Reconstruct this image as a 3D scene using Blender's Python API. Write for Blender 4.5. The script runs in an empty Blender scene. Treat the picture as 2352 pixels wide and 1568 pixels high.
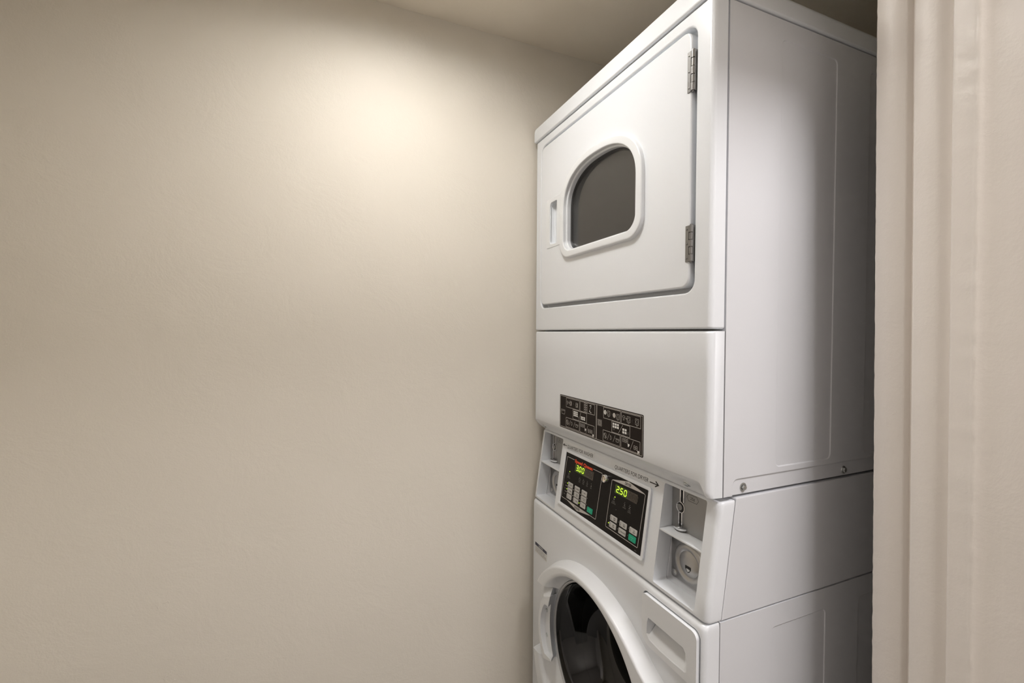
import bpy, bmesh, math, random
from mathutils import Vector, Matrix
from mathutils.geometry import tessellate_polygon
random.seed(7)
S = bpy.context.scene
COL = S.collection
PI = math.pi

# ------------------------------------------------------------------ camera, world, exposure
CAM_POS = Vector((-0.62337, -0.58563, 1.3626))
YAW, PITCH, ROLL, FPX = 0.40689, -0.01764, 0.00656, 1050.69
fw = Vector((math.sin(YAW)*math.cos(PITCH), math.cos(YAW)*math.cos(PITCH), math.sin(PITCH)))
r0 = Vector((math.cos(YAW), -math.sin(YAW), 0)); u0 = r0.cross(fw)
rt = r0*math.cos(ROLL) + u0*math.sin(ROLL)
up = u0*math.cos(ROLL) - r0*math.sin(ROLL)
cam = bpy.data.objects.new('camera', bpy.data.cameras.new('camera'))
COL.objects.link(cam)
cam.data.sensor_width = 36; cam.data.sensor_fit = 'HORIZONTAL'
cam.data.lens = 36*FPX/2352
cam.data.clip_start = 0.01
M = Matrix((rt, up, -fw)).transposed().to_4x4(); M.translation = CAM_POS
cam.matrix_world = M
S.camera = cam

world = bpy.data.worlds.new('world'); S.world = world; world.use_nodes = True
world.node_tree.nodes['Background'].inputs[0].default_value = (0.75, 0.74, 0.72, 1)
world.node_tree.nodes['Background'].inputs[1].default_value = 0.35
vs = S.view_settings
vs.view_transform = 'Standard'; vs.look = 'None'; vs.gamma = 1.0; vs.exposure = 1.53
vs.use_curve_mapping = False
S.cycles.caustics_reflective = False; S.cycles.caustics_refractive = False

CLOSET_LIGHT = dict(pos=(-0.44, 0.25, 2.2497), r=0.115, strength=15.0, color=(1.0, 0.97, 0.92))
HALL_LIGHT = dict(pos=(0.135, -1.20, 2.85), r=0.25, strength=21.0, color=(1.0, 0.965, 0.965))

# ------------------------------------------------------------------ materials
def nodes(m): return m.node_tree.nodes, m.node_tree.links
def mat(name, col, rough=0.5, metal=0.0, spec=0.5, bump=None, emit=None, trans=0.0, coat=0.0):
    m = bpy.data.materials.new(name); m.use_nodes = True
    n, l = nodes(m); b = n['Principled BSDF']
    b.inputs['Base Color'].default_value = (*col, 1)
    b.inputs['Roughness'].default_value = rough
    b.inputs['Metallic'].default_value = metal
    b.inputs['Specular IOR Level'].default_value = spec
    b.inputs['Transmission Weight'].default_value = trans
    b.inputs['Coat Weight'].default_value = coat
    b.inputs['Coat Roughness'].default_value = 0.1
    if emit:
        b.inputs['Emission Color'].default_value = (*emit[0], 1)
        b.inputs['Emission Strength'].default_value = emit[1]
    if bump:
        tc = n.new('ShaderNodeTexCoord')
        no = n.new('ShaderNodeTexNoise'); no.inputs['Scale'].default_value = bump[0]; no.inputs['Detail'].default_value = 3
        bp = n.new('ShaderNodeBump'); bp.inputs['Strength'].default_value = bump[1]; bp.inputs['Distance'].default_value = bump[2]
        l.new(tc.outputs['Object'], no.inputs['Vector']); l.new(no.outputs['Fac'], bp.inputs['Height'])
        l.new(bp.outputs['Normal'], b.inputs['Normal'])
    return m

def plaster(name, col, fine=1.0, rough=0.55, spec=0.35):
    """painted plaster: roller stipple, trowel patches and a few nicks, all as bump"""
    m = bpy.data.materials.new(name); m.use_nodes = True
    n, l = nodes(m); b = n['Principled BSDF']
    b.inputs['Roughness'].default_value = rough
    b.inputs['Specular IOR Level'].default_value = spec
    tc = n.new('ShaderNodeTexCoord')
    def noise(sc, det, ro=0.5, dist=0.0):
        x = n.new('ShaderNodeTexNoise'); x.inputs['Scale'].default_value = sc
        x.inputs['Detail'].default_value = det; x.inputs['Roughness'].default_value = ro
        x.inputs['Distortion'].default_value = dist
        l.new(tc.outputs['Object'], x.inputs['Vector']); return x
    big = noise(2.6, 3)
    mix = n.new('ShaderNodeMix'); mix.data_type = 'RGBA'
    mix.inputs['A'].default_value = (*[c*0.97 for c in col], 1)
    mix.inputs['B'].default_value = (*[min(1, c*1.03) for c in col], 1)
    l.new(big.outputs['Fac'], mix.inputs['Factor']); l.new(mix.outputs['Result'], b.inputs['Base Color'])
    st = noise(260*fine, 3, 0.6); mid = noise(60, 4, 0.6); pat = noise(7.5, 5, 0.62, 0.6)
    # chips: sharp threshold of a distorted noise
    ch = noise(38, 4, 0.7, 1.2)
    mr = n.new('ShaderNodeMapRange'); mr.inputs['From Min'].default_value = 0.66; mr.inputs['From Max'].default_value = 0.74
    l.new(ch.outputs['Fac'], mr.inputs['Value'])
    chm = n.new('ShaderNodeMath'); chm.operation = 'MULTIPLY'
    pm = n.new('ShaderNodeMapRange'); pm.inputs['From Min'].default_value = 0.5; pm.inputs['From Max'].default_value = 0.68
    l.new(pat.outputs['Fac'], pm.inputs['Value'])
    l.new(mr.outputs['Result'], chm.inputs[0]); l.new(pm.outputs['Result'], chm.inputs[1])
    prev = None
    for src, strg, dist in ((pat.outputs['Fac'], 0.30, 0.006), (mid.outputs['Fac'], 0.25, 0.0013),
                            (st.outputs['Fac'], 0.30, 0.0008), (chm.outputs['Value'], 0.35, 0.0016)):
        bp = n.new('ShaderNodeBump'); bp.inputs['Strength'].default_value = strg; bp.inputs['Distance'].default_value = dist
        l.new(src, bp.inputs['Height'])
        if prev: l.new(prev, bp.inputs['Normal'])
        prev = bp.outputs['Normal']
    l.new(prev, b.inputs['Normal'])
    return m

WALL = plaster('wall_paint', (0.755, 0.705, 0.62))
CEIL = plaster('ceiling_paint', (0.84, 0.765, 0.645), 0.8, 0.7)
JAMB = plaster('frame_paint', (0.86, 0.80, 0.735), 0.6, 0.4, 0.45)
HALLP = plaster('hall_paint', (0.80, 0.77, 0.73))
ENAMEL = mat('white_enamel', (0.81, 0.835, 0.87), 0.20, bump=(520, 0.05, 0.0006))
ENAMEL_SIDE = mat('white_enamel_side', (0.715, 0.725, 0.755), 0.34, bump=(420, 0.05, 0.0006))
PLASTIC = mat('white_plastic', (0.80, 0.82, 0.845), 0.30)
GAP = mat('gap_dark', (0.03, 0.03, 0.03), 0.8)
HINGEM = mat('hinge_steel', (0.26, 0.255, 0.25), 0.42, 0.85)
STEEL = mat('galvanised_steel', (0.55, 0.54, 0.52), 0.38, 0.9, bump=(90, 0.05, 0.001))
PLATE = mat('grey_coin_plate', (0.34, 0.34, 0.335), 0.42, 0.55)
DOORPL = mat('brushed_coin_door', (0.50, 0.495, 0.49), 0.30, 0.9, bump=(70, 0.03, 0.001))
CHROME = mat('chrome', (0.85, 0.85, 0.86), 0.07, 1.0)
BRASS = mat('nickel_key', (0.72, 0.66, 0.58), 0.25, 1.0)
ZINC = mat('zinc_screw', (0.62, 0.64, 0.64), 0.28, 1.0)
BLACK = mat('black_overlay', (0.012, 0.010, 0.009), 0.45, spec=0.12)
BROWN = mat('brown_black_label', (0.018, 0.013, 0.011), 0.5, spec=0.12)
PRINT = mat('grey_print', (0.52, 0.49, 0.46), 0.5)
PRINTDIM = mat('dim_grey_print', (0.20, 0.19, 0.18), 0.5)
PRINTWHITE = mat('white_print', (0.85, 0.84, 0.82), 0.5)
KEY = mat('grey_key', (0.53, 0.52, 0.50), 0.45)
KEYINK = mat('key_ink', (0.07, 0.065, 0.06), 0.5)
GREEN = mat('green_key', (0.0, 0.36, 0.21), 0.45)
GREENINK = mat('green_key_ink', (0.16, 0.62, 0.45), 0.5)
RED = mat('red_logo', (0.78, 0.07, 0.015), 0.5)
LCD = mat('display_window', (0.055, 0.042, 0.030), 0.25)
LCDLIT = mat('display_glow', (0.03, 0.05, 0.0), 0.25, emit=((0.16, 0.30, 0.0), 0.02))
SEG = mat('lit_segment', (0.1, 0.2, 0.0), 0.5, emit=((0.60, 1.0, 0.05), 0.55))
SEGOFF = mat('unlit_segment', (0.035, 0.026, 0.018), 0.4)
LED = mat('lit_led', (0.1, 0.15, 0.0), 0.5, emit=((0.50, 0.80, 0.04), 0.45))
LEDDIM = mat('dim_led', (0.10, 0.10, 0.09), 0.4)
INK = mat('black_ink', (0.03, 0.03, 0.03), 0.5)
PAPER = mat('label_paper', (0.76, 0.755, 0.745), 0.4)
FILM = mat('clear_label_film', (0.80, 0.82, 0.845), 0.26)
NAVY = mat('navy_print', (0.045, 0.05, 0.085), 0.5)
NOTICEP = mat('notice_paper', (0.72, 0.72, 0.71), 0.5)
RUBBER = mat('dark_gasket', (0.03, 0.03, 0.032), 0.5)
DRUM = mat('drum_interior', (0.20, 0.19, 0.175), 0.5, 0.4)
WDRUM = mat('washer_drum_steel', (0.13, 0.13, 0.135), 0.25, 1.0)
FLOORM = mat('floor_tile', (0.27, 0.26, 0.25), 0.4, bump=(20, 0.1, 0.002))
def glass(name, col, rough, tint):
    m = bpy.data.materials.new(name); m.use_nodes = True
    n, l = nodes(m); b = n['Principled BSDF']
    b.inputs['Base Color'].default_value = (*col, 1); b.inputs['Roughness'].default_value = rough
    b.inputs['Transmission Weight'].default_value = tint; b.inputs['IOR'].default_value = 1.5
    return m
GLASS_D = glass('smoked_window_glass', (0.34, 0.325, 0.31), 0.02, 0.94)
GLASS_W = glass('dark_bowl_glass', (0.06, 0.06, 0.062), 0.02, 0.97)
def lamp_mat(name, d):
    return mat(name, (0.9, 0.9, 0.9), 0.5, emit=(d['color'], d['strength']))

# ------------------------------------------------------------------ helpers
def link(o, parent=None):
    COL.objects.link(o)
    if parent: o.parent = parent
    return o
def thing(name, loc, label, cat, group=None):
    o = bpy.data.objects.new(name, None); o.location = loc; link(o)
    o['label'] = label; o['category'] = cat
    if group: o['group'] = group
    return o
def finish_mesh(me, angle=38):
    for p in me.polygons: p.use_smooth = True
    me.set_sharp_from_angle(angle=math.radians(angle))
def build(name, bm, mats, parent=None, bevel=0.0, seg=2, recalc=True, angle=38, cut=(), label=None, kind=None, weighted=False):
    """link a bmesh as one object; optional boolean cutters (bmeshes) and bevel are baked in"""
    if recalc: bmesh.ops.recalc_face_normals(bm, faces=bm.faces)
    me = bpy.data.meshes.new(name); bm.to_mesh(me); bm.free()
    if not isinstance(mats, (list, tuple)): mats = [mats]
    for m in mats: me.materials.append(m)
    o = bpy.data.objects.new(name, me); COL.objects.link(o)
    tmp = []
    for c in cut:
        bmesh.ops.recalc_face_normals(c, faces=c.faces)
        cm = bpy.data.meshes.new('c'); c.to_mesh(cm); c.free()
        co = bpy.data.objects.new('c', cm); COL.objects.link(co); tmp.append(co)
        md = o.modifiers.new('b', 'BOOLEAN'); md.operation = 'DIFFERENCE'; md.solver = 'EXACT'; md.object = co
    if bevel:
        md = o.modifiers.new('v', 'BEVEL'); md.width = bevel; md.segments = seg
        md.limit_method = 'ANGLE'; md.angle_limit = math.radians(40); md.use_clamp_overlap = True
        md.harden_normals = False
    if cut or bevel:
        bpy.context.view_layer.update()
        dg = bpy.context.evaluated_depsgraph_get()
        nm = bpy.data.meshes.new_from_object(o.evaluated_get(dg))
        o.modifiers.clear(); old = o.data; o.data = nm; nm.name = name
        bpy.data.meshes.remove(old)
        for t in tmp: bpy.data.objects.remove(t)
    finish_mesh(o.data, angle)
    if bevel or weighted:
        # keep broad faces flat: weighted normals
        md = o.modifiers.new('w', 'WEIGHTED_NORMAL'); md.keep_sharp = True; md.weight = 80
    if parent: o.parent = parent; o.matrix_parent_inverse = Matrix.Identity(4)
    if parent: o.location = -root_loc(parent) if parent.type == 'EMPTY' else Vector((0, 0, 0))
    if label: o['label'] = label
    if kind: o['kind'] = kind
    return o
def root_loc(p): return p.location.copy()

def box(bm, x0, x1, y0, y1, z0, z1, mi=0):
    v = [bm.verts.new(p) for p in ((x0,y0,z0),(x1,y0,z0),(x1,y1,z0),(x0,y1,z0),(x0,y0,z1),(x1,y0,z1),(x1,y1,z1),(x0,y1,z1))]
    for f in ((0,3,2,1),(4,5,6,7),(0,1,5,4),(1,2,6,5),(2,3,7,6),(3,0,4,7)):
        bm.faces.new([v[i] for i in f]).material_index = mi
def prism(bm, loop, fa, fb, mi=0, caps=True):
    """loop: 2D points; fa, fb map a 2D point to 3D at both ends"""
    a = [bm.verts.new(fa(*p)) for p in loop]; b = [bm.verts.new(fb(*p)) for p in loop]
    n = len(loop)
    for i in range(n):
        bm.faces.new((a[i], a[(i+1) % n], b[(i+1) % n], b[i])).material_index = mi
    if caps:
        bm.faces.new(list(reversed(a))).material_index = mi; bm.faces.new(b).material_index = mi
def loft(bm, loops, mi=0, closed=True, cap0=False, cap1=False):
    V = [[bm.verts.new(p) for p in L] for L in loops]
    n = len(V[0])
    for a, b in zip(V, V[1:]):
        for i in range(n if closed else n-1):
            j = (i+1) % n
            bm.faces.new((a[i], a[j], b[j], b[i])).material_index = mi
    if cap0: bm.faces.new(list(reversed(V[0]))).material_index = mi
    if cap1: bm.faces.new(V[-1]).material_index = mi
    return V
def rrect(y0, y1, z0, z1, r, n=8):
    if not isinstance(r, (list, tuple)): r = (r,)*4
    out = []
    for (cy, cz, a0), rr in zip(((y1, z1, 0), (y0, z1, 90), (y0, z0, 180), (y1, z0, 270)), r):
        sy = -1 if cy == y1 else 1; sz = -1 if cz == z1 else 1
        if rr <= 0: out.append((cy, cz)); continue
        for k in range(n+1):
            a = math.radians(a0 + 90*k/n)
            out.append((cy + sy*rr + rr*math.cos(a), cz + sz*rr + rr*math.sin(a)))
    return out
def circle(cy, cz, r, n=48): return [(cy + r*math.cos(2*PI*k/n), cz + r*math.sin(2*PI*k/n)) for k in range(n)]
def dome(cy, hw, z0, z1, rc, zs, n=2.4, N=72):
    """bread-loaf outline: rounded bottom corners, straight sides, superelliptic top"""
    out = []
    for k in range(N+1):
        t = PI*k/N; c, s = math.cos(t), math.sin(t)
        out.append((cy + hw*math.copysign(abs(c)**(2/n), c), zs + (z1-zs)*abs(s)**(2/n)))
    for k in range(1, 13):
        a = PI + PI/2*k/12
        out.append((cy - hw + rc + rc*math.cos(a), z0 + rc + rc*math.sin(a)))
    for k in range(0, 12):
        a = 1.5*PI + PI/2*k/12
        out.append((cy + hw - rc + rc*math.cos(a), z0 + rc + rc*math.sin(a)))
    # explicit corner starts on the straight sides
    return out
XF = lambda x: (lambda y, z: (x, y, z))           # map to a plane X = x
YF = lambda y: (lambda x, z: (x, y, z))
ZF = lambda z: (lambda x, y: (x, y, z))

class Fr:
    """flat working frame: (y, z, n) -> 3D; text runs toward -y"""
    def __init__(s, f): s.f = f
    def __call__(s, y, z, n=0.0): return s.f(y, z, n)
KP = 0.145
_nl = math.sqrt(1 + KP*KP)
FRONT = Fr(lambda y, z, n: (-n, y, z))
SLANT = Fr(lambda y, z, n: ((z-0.858)*KP - n/_nl, y, z + n*KP/_nl))
def sheet(bm, F, pts, n, mi=0):
    vs_ = [bm.verts.new(F(p[0], p[1], n)) for p in pts]
    bm.faces.new(vs_).material_index = mi
def line(bm, F, pts, w, n, mi=0, closed=False):
    P = [Vector(p) for p in pts]
    if closed: P = P + [P[0]]
    for a, b in zip(P, P[1:]):
        d = (b-a)
        if d.length < 1e-7: continue
        d.normalize(); nn = Vector((-d.y, d.x))*w/2; e = d*w/2*0.98
        sheet(bm, F, [a-nn-e, b-nn+e, b+nn+e, a+nn-e], n, mi)
def slab(bm, F, loop, n0, n1, mi=0, chamfer=0.0):
    a = [bm.verts.new(F(y, z, n0)) for y, z in loop]
    cy = sum(p[0] for p in loop)/len(loop); cz = sum(p[1] for p in loop)/len(loop)
    L = [a]
    if chamfer:
        L.append([bm.verts.new(F(y, z, n1-chamfer)) for y, z in loop])
        hy = max(abs(p[0]-cy) for p in loop); hz = max(abs(p[1]-cz) for p in loop)
        L.append([bm.verts.new(F(cy+(y-cy)*(1-chamfer/hy), cz+(z-cz)*(1-chamfer/hz), n1)) for y, z in loop])
    else:
        L.append([bm.verts.new(F(y, z, n1)) for y, z in loop])
    n = len(loop)
    for A, B in zip(L, L[1:]):
        for i in range(n): bm.faces.new((A[i], A[(i+1) % n], B[(i+1) % n], B[i])).material_index = mi
    bm.faces.new(list(reversed(L[0]))).material_index = mi; bm.faces.new(L[-1]).material_index = mi
def text(bm, F, s, y, z, h, n, mi=0, w=None, align='L', bold=0.0, slant=0.0, rise=0.0, sx=1.0):
    """flat lettering, cap height h, starting at (y, z) baseline; w fits the width"""
    cu = bpy.data.curves.new('t', 'FONT'); cu.body = s; cu.size = 1.0; cu.resolution_u = 3; cu.offset = bold
    cu.fill_mode = 'FRONT'
    o = bpy.data.objects.new('t', cu); COL.objects.link(o)
    bpy.context.view_layer.update()
    dg = bpy.context.evaluated_depsgraph_get()
    me = bpy.data.meshes.new_from_object(o.evaluated_get(dg))
    bpy.data.objects.remove(o); bpy.data.curves.remove(cu)
    if not me.vertices: return
    xs = [v.co.x for v in me.vertices]; x0, x1 = min(xs), max(xs)
    k = h/0.729; kx = (w/(x1-x0)) if w else k*sx
    W_ = (x1-x0)*kx
    off = {'L': 0, 'C': -W_/2, 'R': -W_}[align]
    vv = []
    for v in me.vertices:
        tx = (v.co.x-x0)*kx + off; ty = v.co.y*k
        vv.append(bm.verts.new(F(y-tx-slant*ty, z+ty+rise*tx, n)))
    for p in me.polygons:
        try: bm.faces.new([vv[i] for i in p.vertices]).material_index = mi
        except ValueError: pass
    bpy.data.meshes.remove(me)
SEGMAP = {'0': 'abcdef', '1': 'bc', '2': 'abged', '3': 'abgcd', '5': 'afgcd', '8': 'abcdefg'}
def digit(bm, F, ch, y, z, w, h, t, n, mi=0, it=0.12):
    """seven-segment digit: y is the left side seen from the front, z the bottom"""
    g = t*0.18
    def q(ax, az, bx, bz):
        pts = []
        dx, dz = bx-ax, bz-az; L = math.hypot(dx, dz); dx /= L; dz /= L; nx, nz = -dz, dx
        ax += dx*g; az += dz*g; bx -= dx*g; bz -= dz*g
        for px, pz in ((ax, az), (ax+dx*t/2+nx*t/2, az+dz*t/2+nz*t/2), (bx-dx*t/2+nx*t/2, bz-dz*t/2+nz*t/2), (bx, bz),
                       (bx-dx*t/2-nx*t/2, bz-dz*t/2-nz*t/2), (ax+dx*t/2-nx*t/2, az+dz*t/2-nz*t/2)):
            pts.append((y-px-it*pz, z+pz))
        sheet(bm, F, pts, n, mi)
    P = {'a': (0, h, w, h), 'b': (w, h/2, w, h), 'c': (w, 0, w, h/2), 'd': (0, 0, w, 0), 'e': (0, 0, 0, h/2), 'f': (0, h/2, 0, h), 'g': (0, h/2, w, h/2)}
    for s in SEGMAP[ch]: q(*P[s])
def lathe(bm, F, cy, cz, prof, n=32, mi=0, cap=True):
    """prof: [(radius, n)] swept round the frame normal"""
    L = []
    for r, h in prof: L.append([F(cy + r*math.cos(2*PI*k/n), cz + r*math.sin(2*PI*k/n), h) for k in range(n)])
    loft(bm, L, mi, True, False, cap)
def screw_bm(F, cy, cz, n0, r=0.005, h=0.0035):
    bm = bmesh.new()
    lathe(bm, F, cy, cz, [(r*1.55, n0-0.002), (r*1.55, n0+0.0006), (r*1.5, n0+0.001), (r*1.02, n0+0.0011)], 24, 0, False)
    hexp = [(cy+r*math.cos(PI/3*k), cz+r*math.sin(PI/3*k)) for k in range(6)]
    slab(bm, F, hexp, n0+0.0008, n0+h, 0, r*0.15)
    return bm

# ------------------------------------------------------------------ the setting
W = 0.683
YW, ZC = 0.70, 2.2497
XB, XL, YN = 0.95, -1.28, -0.117           # closet back, closet far left end, inner face of the door wall
def struct(name, bm, m, **k): return build(name, bm, m, None, kind='structure', **k)
b = bmesh.new(); box(b, XL-0.1, XB+0.1, YW, YW+0.1, -0.1, ZC+0.15); struct('wall_left', b, WALL)
b = bmesh.new(); box(b, XB, XB+0.1, YN-0.13, YW, -0.1, ZC+0.15); struct('wall_back', b, WALL)
b = bmesh.new(); box(b, XL-0.1, XL, YN-0.13, YW, -0.1, ZC+0.15); struct('wall_front', b, WALL)
b = bmesh.new(); box(b, XL, XB, YN, YW, ZC, ZC+0.1); struct('ceiling', b, CEIL)
b = bmesh.new(); box(b, -2.0, 1.6, -2.1, YW, -0.1, 0.0); struct('floor', b, FLOORM)

LEAN = 0.0205                                 # the old door frame is a little out of plumb
ZL = lambda z: -(z-1.36)*LEAN
OX0 = -0.92                                   # far side of the doorway
HZ = 2.02                                     # underside of the header
# right-hand jamb with its stops: profile in plan, swept up with hand-painted irregularity
prof = [(0.300, -0.150), (0.1900, -0.150), (0.1848, -0.1508), (0.1830, -0.1535), (0.1832, -0.1890), (0.1850, -0.1915), (0.1915, -0.1950), (0.1920, -0.2035), (0.1770, -0.2042), (0.1735, -0.2052),  # grooves before each stop are added to shade the contact strips
        (0.1722, -0.2075), (0.1722, -0.2300), (0.1730, -0.2365), (0.1765, -0.2410), (0.1775, -0.2505), (0.1660, -0.2514), (0.1637, -0.2528), (0.1630, -0.2555), (0.1632, -0.2725),
        (0.1622, -0.2752), (0.1615, -0.2785), (0.1626, -0.2815), (0.1655, -0.2850), (0.1668, -0.2930), (0.1640, -0.3080), (0.1600, -0.3250), (0.1570, -0.3500), (0.1570, -0.3950), (0.1600, -0.4000), (0.300, -0.4000)]
KJ = 1.0744                                    # keep the sight lines while setting the frame's depth in the wall
prof = [(CAM_POS.x + KJ*(x-CAM_POS.x), CAM_POS.y + KJ*(y-CAM_POS.y)) for x, y in prof]
def hnoise(i, k):
    random.seed(i*7919 + k*104729); return random.uniform(-1, 1)
bm = bmesh.new(); loops = []
NZ = 240
for k in range(NZ+1):
    z = -0.05 + (HZ+0.05)*k/NZ
    L = []
    for i, (x, y) in enumerate(prof):
        a = 0.0
        if 1 <= i <= 3: a = 0.00035*hnoise(1, k//1) + 0.0004*hnoise(2, k//6)*math.sin(PI*(k % 6)/6)
        elif 6 <= i <= 9 or 13 <= i <= 16: a = 0.00025*hnoise(i//3, k//2)
        elif 18 <= i <= 20: a = 0.0006*hnoise(9, k//2)
        L.append((x + a + ZL(z)*(1 if i not in (0, len(prof)-1) else 0), y + (0.0003*hnoise(3, k) if 1 <= i <= 3 else 0), z))
    loops.append(L)
loft(bm, loops, 0, True, True, True)
struct('door_frame_jamb', bm, JAMB).name = 'trim_1'
b = bmesh.new(); box(b, 0.32, XB, YN-0.13, YN, 0, ZC+0.15); struct('wall_right', b, WALL)
b = bmesh.new(); box(b, XL, OX0, YN-0.13, YN, 0, ZC+0.15); struct('wall_right_far', b, WALL)
b = bmesh.new(); box(b, OX0, 0.32, YN-0.13, YN, HZ, ZC+0.15); box(b, OX0, 0.32, YN-0.05, YN, 1.955, HZ); struct('wall_right_header', b, WALL)
b = bmesh.new(); box(b, OX0-0.02, OX0+0.02, YN-0.15, YN, 0, HZ); struct('trim_2', b, JAMB, bevel=0.003)
# hallway the photograph is taken from
HC = 2.85
b = bmesh.new(); box(b, 0.30, 1.6, -0.385, YN-0.13, 0, HC); struct('wall_hall_right', b, HALLP)
b = bmesh.new(); box(b, -2.0, OX0-0.02, -0.40, YN-0.13, 0, HC); struct('wall_hall_left', b, HALLP)
b = bmesh.new(); box(b, OX0-0.02, 0.30, -0.40, YN-0.13, 2.12, HC); struct('wall_hall_header', b, HALLP)
b = bmesh.new(); box(b, -2.0, 1.6, -2.1, -2.0, 0, HC); struct('wall_hall_far', b, HALLP)
b = bmesh.new(); box(b, -2.1, -2.0, -2.1, -0.27, 0, HC); struct('wall_hall_end', b, HALLP)
b = bmesh.new(); box(b, 1.6, 1.7, -2.1, -0.27, 0, HC); struct('wall_hall_side', b, HALLP)
b = bmesh.new(); box(b, -2.0, 1.6, -2.0, -0.27, HC, HC+0.1); struct('ceiling_hall', b, HALLP)

def ceiling_lamp(name, d, label, ringh=0.030):
    x, y, z = d['pos']; r = d['r']
    t = thing(name, (x, y, z), label, 'ceiling light')
    F = Fr(lambda a, c, n: (x+a, y+c, z-n))
    bm = bmesh.new(); lathe(bm, F, 0, 0, [(r+0.004, 0.0), (r+0.004, ringh-0.004), (r+0.008, ringh), (r+0.022, ringh-0.004), (r+0.028, 0.0)], 64, 0, False)
    build('trim_ring', bm, PLASTIC, t)
    bm = bmesh.new(); lathe(bm, F, 0, 0, [(r+0.004, 0.0005), (r, 0.004), (r*0.6, 0.007), (r*0.2, 0.008)], 64, 0, True)
    build('diffuser', bm, lamp_mat(name+'_glow', d), t)
    return t
ceiling_lamp('ceiling_light', CLOSET_LIGHT, 'round white flush ceiling light in front of the stacked washer and dryer', 0.034)
ceiling_lamp('ceiling_light', HALL_LIGHT, 'round white ceiling light just outside the doorway', 0.01)

# ------------------------------------------------------------------ the stacked washer and dryer
R = thing('stacked_washer_dryer', (0.35, W/2, 0.0), 'white coin-operated stacked washer and dryer standing against the beige wall', 'washer dryer')
R0 = Vector(R.location)
Z_A, Z_B, Z_D, Z_E, Z_T = 1.9435, 1.3710, 0.8555, 1.0762, 1.985
XG = 0.0345                                   # groove between front panels and side sheets
XD = 0.705

# dryer cabinet: side sheets with pressed panels and the recessed bottom strip
bm = bmesh.new(); box(bm, XG+0.0012, XD, 0, W, Z_E, Z_A-0.0015)
cuts = []
for x0, x1 in ((0.168, 0.3255), (0.434, 0.592)):
    c = bmesh.new()
    lo = rrect(x0, x1, 1.117, 1.906, 0.010)
    cx, cz = (x0+x1)/2, (1.117+1.906)/2
    prism(c, lo, lambda x, z: (x+math.copysign(0.0014, x-cx), -0.001, z+math.copysign(0.0014, z-cz)), lambda x, z: (x, 0.0017, z)); cuts.append(c)
c = bmesh.new()
lo = rrect(0.0585, 0.72, 1.05, 1.1035, (0, 0.012, 0, 0))
prism(c, lo, lambda x, z: (x-0.002, -0.001, z+0.003), lambda x, z: (x, 0.0026, z)); cuts.append(c)
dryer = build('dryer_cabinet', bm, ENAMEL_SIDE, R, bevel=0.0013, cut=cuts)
SIDE = Fr(lambda x, z, n: (x, -n, z))
for x, z in ((0.0855, 1.0884), (0.3725, 1.0876)):
    build('screw', screw_bm(SIDE, x, z, -0.0026, 0.0052, 0.005), ZINC, dryer)

# top cap
bm = bmesh.new()
lo = rrect(-0.0045, W+0.0045, Z_A+0.0005, Z_T, (0.012, 0.012, 0.004, 0.004))
prism(bm, lo, XF(-0.0055), XF(XD))
build('top_cap', bm, ENAMEL, R, bevel=0.0045, seg=3)

# dryer front frame with the door recess
def rounded_front(x0, x1, z0, z1, r=0.009, n=6):
    """plan outline with rounded front corners"""
    pl = [(x1, 0.0008)]
    for k in range(n+1):
        a = PI/2*k/n; pl.append((x0 + r - r*math.sin(a), 0.0008 + r - r*math.cos(a)))
    for k in range(n+1):
        a = PI/2*k/n; pl.append((x0 + r - r*math.cos(a), W-0.0008 - r + r*math.sin(a)))
    pl.append((x1, W-0.0008))
    return pl
bm = bmesh.new()
prism(bm, rounded_front(0, XG, 0, 0), ZF(Z_B+0.0016), ZF(Z_A-0.0012))
c = bmesh.new(); prism(c, rrect(0.0405, 0.6465, 1.4385, 1.9180, 0.024, 10), XF(-0.02), XF(0.022))
front = build('dryer_front_frame', bm, ENAMEL, R, bevel=0.0042, seg=3, cut=[c])

# dryer door
DC = 0.3425
bm = bmesh.new(); prism(bm, rrect(0.0485, 0.6385, 1.4480, 1.9105, 0.020, 10), XF(-0.0032), XF(0.0185))
c1 = bmesh.new(); prism(c1, dome(DC, 0.146, 1.5870, 1.7900, 0.031, 1.69), XF(-0.05), XF(0.05))
c2 = bmesh.new(); prism(c2, rrect(0.5415, 0.5830, 1.6170, 1.7360, (0.010, 0.004, 0.004, 0.010)), XF(-0.03), XF(0.0130))
door = build('dryer_door', bm, ENAMEL, R, bevel=0.0035, seg=3, cut=[c1, c2])
def ring_loops(spec, cy, zs, n=2.4):
    return [[(x, y, z) for y, z in dome(cy, hw, z0, z1, rc, zs, n)] for (x, hw, z0, z1, rc) in spec]
bm = bmesh.new()
sp = [(0.004, 0.1715, 1.5630, 1.8135, 0.046), (-0.0005, 0.1713, 1.5632, 1.8133, 0.046), (-0.0095, 0.1705, 1.5640, 1.8125, 0.045), (-0.0112, 0.1698, 1.5647, 1.8118, 0.0445), (-0.0122, 0.1684, 1.5661, 1.8104, 0.044), (-0.0126, 0.1664, 1.5681, 1.8084, 0.043),
      (-0.0126, 0.1600, 1.5735, 1.8030, 0.040), (-0.0126, 0.1538, 1.5792, 1.7973, 0.036), (-0.0123, 0.1522, 1.5807, 1.7958, 0.035), (-0.0114, 0.1509, 1.5820, 1.7946, 0.034), (-0.0095, 0.1502, 1.5827, 1.7941, 0.033),
      (0.0060, 0.1488, 1.5840, 1.7928, 0.032), (0.0140, 0.1480, 1.5848, 1.7920, 0.031), (0.0185, 0.1478, 1.5850, 1.7918, 0.031)]
loft(bm, ring_loops(sp, DC, 1.69))
build('window_ring', bm, PLASTIC, door, angle=50, weighted=True)
bm = bmesh.new()
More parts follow.
